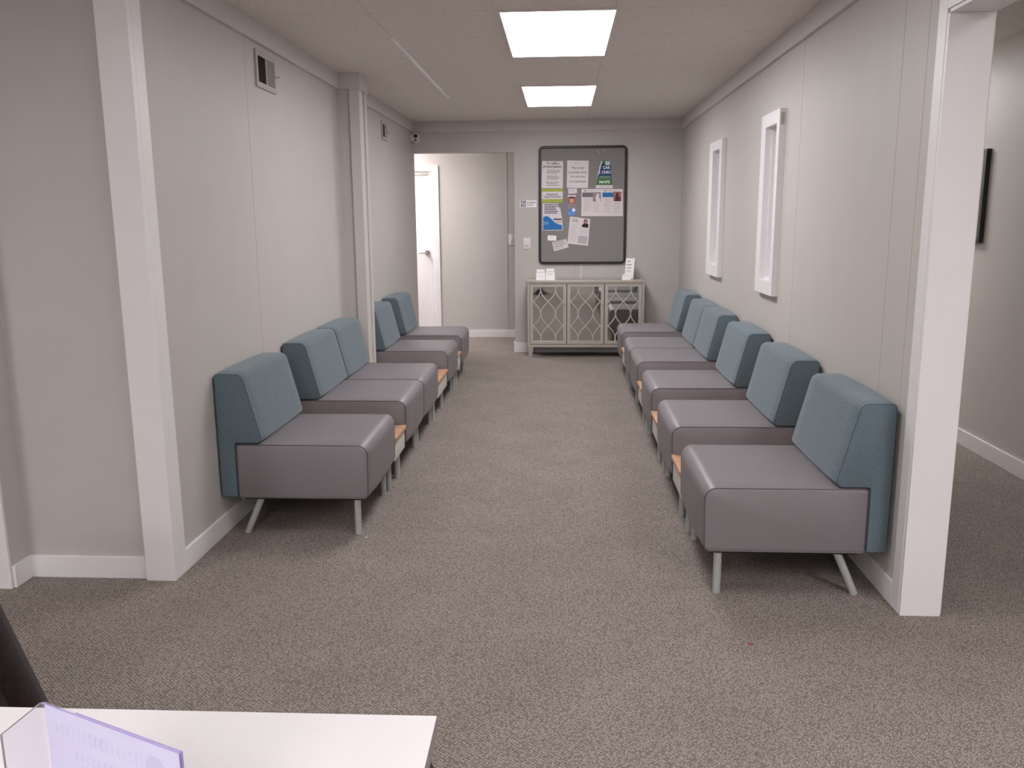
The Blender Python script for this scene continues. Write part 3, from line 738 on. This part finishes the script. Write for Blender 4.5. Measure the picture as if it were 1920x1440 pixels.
# sign holder
A0 = Vector((-.609, .885)); A1 = Vector((-.403, .797)); A2 = Vector((-.615, .821)); ZT = .94
t = thing('sign_holder', 'clear acrylic sign holder with a pale blue sheet, standing on the white table', 'sign holder', (A0.x, A0.y, TZ))
m_ac = bpy.data.materials.new('acrylic sheet'); m_ac.use_nodes = True; nt = m_ac.node_tree; b = nt.nodes['Principled BSDF']
tr = nt.nodes.new('ShaderNodeBsdfTransparent'); tr.inputs[0].default_value = (.95, .93, .97, 1); mx = nt.nodes.new('ShaderNodeMixShader'); mx.inputs[0].default_value = .88
b.inputs['Roughness'].default_value = .08; b.inputs['Base Color'].default_value = (.88, .88, .93, 1)
nt.links.new(b.outputs[0], mx.inputs[1]); nt.links.new(tr.outputs[0], mx.inputs[2]); nt.links.new(mx.outputs[0], nt.nodes['Material Output'].inputs[0])
m_edgeac = M('violet acrylic edge', (168, 154, 206), .2)
m_bsheet = M('pale blue paper', (216, 220, 234), .7, 10, .02)
m_ghost = M('faint print showing through', (203, 207, 224), .8)
def slab(p, q, z0, z1, th, off=0):
    d = (q-p).normalized(); n = Vector((-d.y, d.x)); bm = bmesh.new()
    c = [p+n*off, q+n*off, q+n*(off+th), p+n*(off+th)]
    a = [bm.verts.new((v.x-A0.x, v.y-A0.y, z0-TZ)) for v in c]; b2 = [bm.verts.new((v.x-A0.x, v.y-A0.y, z1-TZ)) for v in c]
    bm.faces.new(a[::-1]); bm.faces.new(b2)
    for k in range(4): bm.faces.new((a[k], a[(k+1) % 4], b2[(k+1) % 4], b2[k]))
    return bm
obj('front_panel', slab(A0, A1, TZ+.001, ZT, .0018, .0), m_ac, t, smooth=False)
obj('rear_panel', slab(A0, A1, TZ+.001, ZT, .0018, .003), m_ac, t, smooth=False)
obj('side_wing', slab(A2, A0, TZ+.001, ZT, .0022), m_ac, t, smooth=False)
e = obj('polished_edge', slab(A0, A1, ZT, ZT+.0008, .0016, .0), m_edgeac, t, smooth=False)
k1 = A0.lerp(A1, .25); obj('polished_edge', slab(k1, A1, ZT, ZT+.0008, .0014, .0030), m_edgeac, t, smooth=False)
obj('polished_edge', slab(A1-(A1-A0).normalized()*.0014, A1, TZ+.001, ZT, .0046, .0), m_edgeac, t, smooth=False)
obj('polished_edge', slab(A2, A0, ZT, ZT+.0008, .0016, .0), m_edge, t, smooth=False)
obj('polished_edge', slab(A2, A2+(A0-A2).normalized()*.0014, TZ+.001, ZT, .0016, .0), m_edge, t, smooth=False)
tag_sheet = thing('sign_sheet', 'pale blue printed sheet inside the clear sign holder on the table', 'sheet', (A0.x, A0.y, TZ))
d = (A1-A0).normalized()
obj('paper', slab(A0+d*.003, A1-d*.003, TZ+.003, ZT-.002, .0005, .0022), m_bsheet, tag_sheet, smooth=False)
bm = bmesh.new(); R_ = random.Random(7); n2 = Vector((-d.y, d.x))
def ghost(s0, s1, z0, z1):
    q = []
    for s, z in ((s0, z0), (s1, z0), (s1, z1), (s0, z1)):
        p = A0+d*s+n2*.00195; q.append(bm.verts.new((p.x-A0.x, p.y-A0.y, z-TZ)))
    bm.faces.new(q)
for row, (sa, sb, zz, hh) in enumerate(((.02, .10, ZT-.034, .014), (.085, .165, ZT-.036, .014), (.05, .16, ZT-.062, .012), (.03, .17, ZT-.085, .006))):
    s = sa
    while s < sb:
        ghost(s, s+.0018, zz, zz+hh); 
        if R_.random() > .4: ghost(s, s+.006, zz+hh-.002, zz+hh)
        if R_.random() > .6: ghost(s, s+.006, zz, zz+.002)
        s += .0095
obj('faint_print', bm, m_ghost, tag_sheet, smooth=False)
bm = bmesh.new(); cs = []
for k in range(20):
    s = .182+.016*math.cos(k*PI/10); z = ZT-.034+.018*math.sin(k*PI/10); p = A0+d*s+n2*.00195; cs.append(bm.verts.new((p.x-A0.x, p.y-A0.y, z-TZ)))
bm.faces.new(cs); obj('faint_emblem', bm, m_ghost, tag_sheet, smooth=False)

# dark upholstered chair beyond the table, only its corner in view
t = thing('brown_chair', 'dark brown upholstered chair at the left edge beyond the white table', 'chair', (-1.435, 1.64, 0), 0)
bp_ = rounded([(-.32, -.08), (.32, -.08), (.17, .42), (-.17, .42)], [.01, .01, .07, .07], 7); bm = bmesh.new()
sts = [(0, .03), (.02, .008), (.05, 0), (.08, .008), (.10, .03)]; rings = [[bm.verts.new((p.x, y, p.y+.42)) for p in offset_profile(bp_, dd)] for y, dd in sts]; n = len(bp_)
for i in range(len(rings)-1):
    for k in range(n): bm.faces.new((rings[i][k], rings[i][(k+1) % n], rings[i+1][(k+1) % n], rings[i+1][k]))
bm.faces.new(rings[0]); bm.faces.new(rings[-1][::-1])
for v in bm.verts: v.co.y -= .02+(v.co.z-.42)*.06
obj('backrest', bm, m_brown, t)
obj('seat', B(-.27, .24, -.43, -.03, .38, .46), m_brown, t, bevel=.02)
for sx in (-1, 1):
    for y in (-.38, -.06): obj('leg', tube(bmesh.new(), [(sx*.21, y, .39), (sx*.23, y, 0)], .016, 10), m_darkwood, t)

# dark navy round stool tucked under the table
t = thing('round_stool', 'dark navy round stool tucked under the right end of the white table', 'stool', (-.403, 1.375, 0))
bm = bmesh.new(); pr = [(.0, .50), (.13, .50), (.165, .494), (.18, .475), (.18, .44), (.165, .425), (0, .425)]; rings = []
for r_, z in pr:
    rings.append([bm.verts.new((r_*math.cos(2*PI*k/40), r_*math.sin(2*PI*k/40), z)) for k in range(40)] if r_ else [bm.verts.new((0, 0, z))])
for a, b in zip(rings, rings[1:]):
    for k in range(40):
        if len(a) == 1: bm.faces.new((a[0], b[k], b[(k+1) % 40]))
        elif len(b) == 1: bm.faces.new((a[(k+1) % 40], a[k], b[0]))
        else: bm.faces.new((a[k], a[(k+1) % 40], b[(k+1) % 40], b[k]))
obj('seat', bm, m_navyplastic, t)
obj('pedestal', tube(bmesh.new(), [(0, 0, .43), (0, 0, .08)], .03, 14), m_black, t)
obj('base', tube(bmesh.new(), [(0, 0, 0), (0, 0, .03), (0, 0, .10)], .19, 32, r2=.06), m_black, t)

# dark counter added behind the camera to give the cabinet mirrors a reflection
t = thing('added_counter', 'dark walnut counter added behind the camera for the mirror reflection', 'counter', (-.3, -1.35, 0))
obj('counter_body', B(-1.5, 1.2, -.3, .3, 0, 1.02), m_darkwood, t, bevel=.004)
obj('worktop', B(-1.54, 1.24, -.34, .34, 1.02, 1.06), m_white_lam, t, bevel=.004)

# crumbs on the carpet
def crumb(px, py, mat, label, r):
    d_ = rr*(px-960)/FPX - uu*(py-720)/FPX + fw; k = -CAMZ/d_.z; bm = bmesh.new()
    bmesh.ops.create_icosphere(bm, subdivisions=2, radius=r)
    for v in bm.verts: v.co.z = max(v.co.z*.4+r*.35, 0); v.co.x *= 1.7*(1+.2*math.sin(v.co.y*900))
    o = obj('crumb', bm, mat); o.location = (d_.x*k, d_.y*k, 0); tag(o, label, 'crumb')
crumb(1408, 1208, M('rust fragment', (150, 70, 48), .8), 'tiny rust coloured fragment on the carpet right of centre', .006)
crumb(687, 1008, M('white fragment', (226, 220, 214), .8), 'tiny white fragment on the carpet by the first left chair leg', .004)

# ---------------------------------------------------------------- world and look
w = bpy.data.worlds.new('World'); bpy.context.scene.world = w; w.use_nodes = True
w.node_tree.nodes['Background'].inputs[0].default_value = (.8, .78, .8, 1); w.node_tree.nodes['Background'].inputs[1].default_value = .05
vs = bpy.context.scene.view_settings
vs.view_transform = 'Standard'; vs.look = 'None'; vs.gamma = 1; vs.use_curve_mapping = False; vs.exposure = 1.17
